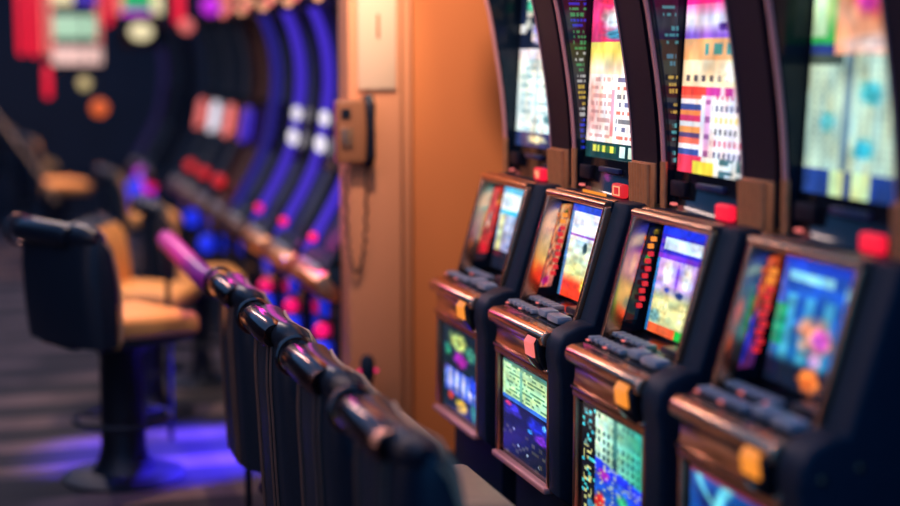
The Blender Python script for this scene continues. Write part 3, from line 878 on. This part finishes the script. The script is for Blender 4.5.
lamp_ball(.84, 11.85, 1.47, .065, 'orange pendant lamp below the left sign', principled('dim_orange', (.2, .05, .02), .5, emis=(1, .16, .03), estr=.75))

# ------------------------------------------------------------------ setting
bm = nb(); box(bm, -3, 6, -1, 18, -.06, 0)
fl = struct(obj('floor', bm, 'body', smooth=False))
m = bpy.data.materials.new('patterned_carpet'); m.use_nodes = True; nt = m.node_tree; b = nt.nodes['Principled BSDF']
tc = nt.nodes.new('ShaderNodeTexCoord'); mp = nt.nodes.new('ShaderNodeMapping')
nt.links.new(tc.outputs['Object'], mp.inputs['Vector'])
ns = nt.nodes.new('ShaderNodeTexNoise'); ns.inputs['Scale'].default_value = 1.3; ns.inputs['Detail'].default_value = 3
nt.links.new(mp.outputs['Vector'], ns.inputs['Vector'])
wv = nt.nodes.new('ShaderNodeTexWave'); wv.wave_type = 'BANDS'; wv.bands_direction = 'Y'; wv.inputs['Scale'].default_value = .62
wv.inputs['Distortion'].default_value = 1.6; wv.inputs['Detail'].default_value = 2; wv.inputs['Phase Offset'].default_value = 0.4
nt.links.new(mp.outputs['Vector'], wv.inputs['Vector'])
rp = nt.nodes.new('ShaderNodeValToRGB'); e = rp.color_ramp.elements
e[0].position = .50; e[0].color = (.006, .009, .02, 1); e[1].position = .66; e[1].color = (.12, .085, .10, 1)
nt.links.new(wv.outputs['Fac'], rp.inputs['Fac'])
mx = nt.nodes.new('ShaderNodeMix'); mx.data_type = 'RGBA'; mx.inputs['A'].default_value = (.006, .008, .018, 1)
mr = nt.nodes.new('ShaderNodeMapRange'); mr.inputs['From Min'].default_value = .35; mr.inputs['From Max'].default_value = .55
nt.links.new(ns.outputs['Fac'], mr.inputs['Value']); nt.links.new(mr.outputs['Result'], mx.inputs['Factor']); nt.links.new(rp.outputs['Color'], mx.inputs['B'])
nt.links.new(mx.outputs['Result'], b.inputs['Base Color']); b.inputs['Roughness'].default_value = .8
fl.data.materials[0] = m
struct(obj('wall_back', box(nb(), -3, 6, 17.9, 18, 0, 3.3), 'navy', smooth=False))
struct(obj('wall_left', box(nb(), -3.1, -3, -1, 18, 0, 3.3), 'navy', smooth=False))
struct(obj('wall_right', box(nb(), 2.42, 2.52, -1, 6.2, 0, 3.3), 'navy', smooth=False))
bm = nb(); box(bm, 1.66, 6, 6.20, 6.34, 0, 3.3)
struct(obj('wall_front', bm, 'wall', smooth=False))
bm = nb(); box(bm, 1.435, 1.665, 6.07, 6.26, 0, 3.3, .012, 3)
struct(obj('trim_1', bm, 'wall2'))
bm = nb(); box(bm, 1.645, 1.735, 6.15, 6.21, 0, 3.3, .02, 3)
struct(obj('trim_2', bm, 'wall2'))
struct(obj('baseboard_front', box(nb(), 1.735, 2.42, 6.17, 6.20, 0, .12, .006), 'brown'))

# notice panel above the phone
t = thing('notice_panel', 'tall cream panel on the pillar above the telephone', 'panel', (1.545, 6.07, 1.72))
obj('panel_board', box(nb(), -.072, .092, -.016, 0, 0, .95, .006), 'creamp', t)
obj('panel_mark', box(nb(), .008, .020, -.020, -.016, .21, .31, .003), 'phone', t)
# wall telephone
t = thing('wall_telephone', 'brown wall telephone with dark handset on the pillar', 'telephone', (1.447, 6.07, 1.42))
bm = nb(); box(bm, -.075, .050, -.07, 0, 0, .26, .012, 3); obj('body', bm, 'phone', t)
obj('coin_slot', box(nb(), -.060, -.020, -.078, -.068, .185, .225, .003), 'black', t)
obj('keypad', box(nb(), -.060, -.010, -.076, -.068, .06, .15, .004), 'copper_b', t)
bm = nb(); tube(bm, [(.060, -.04, -.0), (.062, -.075, .03), (.062, -.078, .13), (.062, -.075, .23), (.060, -.04, .265)], [.026, .022, .016, .022, .026], 14); box(bm, .045, .078, -.04, 0, .02, .24, .008)
hs = obj('handset', bm, 'black', t)
pts = []
for k in range(60):
    s = k/59; a = PI*s
    pts.append((.055-.09*(1-math.cos(a))/2*1.0+.006*math.cos(k*1.9), -.03+.006*math.sin(k*1.9), -.02-.44*math.sin(a)**.8))
obj('cord', tube(nb(), pts, .005, 6), 'brown', hs)
# dark post with small pink lights in front of the pillar
t = thing('stanchion_post', 'short dark post with pink lights in front of the orange pillar', 'post', (1.478, 5.95, 0))
obj('post_base', lathe(nb(), [(.14, 0), (.14, .012), (.10, .03), (.03, .045)], 28), 'steel', t)
obj('post', lathe(nb(), [(.024, .03), (.022, .52), (.030, .54), (.030, .60), (.018, .625)], 18), 'body', t)
for s in (-1, 1):
    bm = nb(); ball(bm, (s*.036, 0, .56), .009, 12); obj('pink_light', bm, 'g_pink', t)

# diagonal rail at far left
t = thing('handrail', 'thin dull orange diagonal rail at the far left edge', 'rail', (0.0, 12.0, 0))
obj('rail', tube(nb(), [(.05, 0, 1.46), (.26, 0, 1.15), (.39, 0, .95), (.51, 0, .72)], .013, 10), 'beige', t)
obj('rail_post', tube(nb(), [(.51, 0, 0), (.51, 0, .74)], .02, 10), 'steel', t)

# ------------------------------------------------------------------ lights
def area(loc, target, sx, sy, energy, col, name='ceiling_lamp'):
    l = bpy.data.lights.new(name, 'AREA'); l.shape = 'RECTANGLE'; l.size = sx; l.size_y = sy; l.energy = energy; l.color = col
    o = bpy.data.objects.new(name, l); COL.objects.link(o); o.location = loc
    o.rotation_euler = (Vector(target)-Vector(loc)).to_track_quat('-Z', 'Y').to_euler(); return o
def spot(loc, target, energy, col, ang, blend=.8, r=.05, name='downlight'):
    l = bpy.data.lights.new(name, 'SPOT'); l.energy = energy; l.color = col; l.spot_size = math.radians(ang); l.spot_blend = blend; l.shadow_soft_size = r
    o = bpy.data.objects.new(name, l); COL.objects.link(o); o.location = loc
    o.rotation_euler = (Vector(target)-Vector(loc)).to_track_quat('-Z', 'Y').to_euler(); return o
spot((1.25, 4.95, 3.15), (1.75, 6.2, 1.75), 175, (1, .70, .56), 64, 1.)
spot((1.50, 5.45, 3.15), (1.53, 6.07, 2.15), 70, (1, .83, .62), 26, .8)
area((.25, 4.3, 3.1), (1.0, 4.3, .8), .10, 3.6, 26, (1, .62, .50), 'added_highlight_strip')  # unseen strip above the aisle, added for highlight lines on the consoles
area((-.9, 4.2, 2.2), (1.5, 4.4, 1.0), .12, 3.4, 7, (1, .68, .66), 'added_side_strip')  # unseen strip at the left, added for long highlights
spot((.6, 6.8, 3.15), (.62, 6.75, .7), 230, (1, .60, .30), 36, .8)
spot((.7, 8.0, 3.15), (.72, 8.0, .7), 170, (1, .60, .30), 40, .8)
spot((.6, 13.9, 3.15), (.5, 14.2, .7), 300, (1, .45, .2), 50, .8)
spot((1.15, 10.6, 3.15), (1.15, 11.0, .7), 120, (1, .60, .25), 30, .8)
spot((1.1, 8.4, 3.15), (1.2, 8.5, .7), 70, (1, .60, .25), 26, .8)
spot((1.32, 7.0, .92), (.93, 7.0, 0), 900, (.06, .03, 1), 64, .5, .05, 'blue_floor_light')
area((.35, 11.5, 3.12), (.35, 11.5, 0), .15, 9.0, 110, (1, .70, .60), 'added_highlight_row')  # unseen far row, added so console rolls and chair bars mirror a bright line
area((1.30, 6.9, 1.25), (.8, 6.6, 1.0), .1, 1.4, 4.5, (1, .05, .6), 'added_magenta_fill')  # unseen lamp added to throw magenta onto the rail

W = bpy.data.worlds.new('World'); SC.world = W; W.use_nodes = True
bg = W.node_tree.nodes['Background']; bg.inputs['Color'].default_value = (.045, .165, .42, 1); bg.inputs['Strength'].default_value = 1.3

# ------------------------------------------------------------------ camera
f = 1500.; th = math.atan(195/f); psi = math.atan(467*math.cos(th)/f)
cd = bpy.data.cameras.new('camera'); cam = bpy.data.objects.new('camera', cd); COL.objects.link(cam)
cam.location = (0, 0, 1.85); cam.rotation_euler = (PI/2-th, 0, -psi)
cd.sensor_width = 36; cd.lens = f*36/900; cd.clip_start = .05; cd.clip_end = 100
cd.dof.use_dof = True; cd.dof.focus_distance = 4.65; cd.dof.aperture_fstop = (cd.lens/1000)/.092
SC.camera = cam
SC.view_settings.view_transform = 'Standard'; SC.view_settings.look = 'None'
SC.view_settings.gamma = 1; SC.view_settings.exposure = 0; SC.view_settings.use_curve_mapping = False
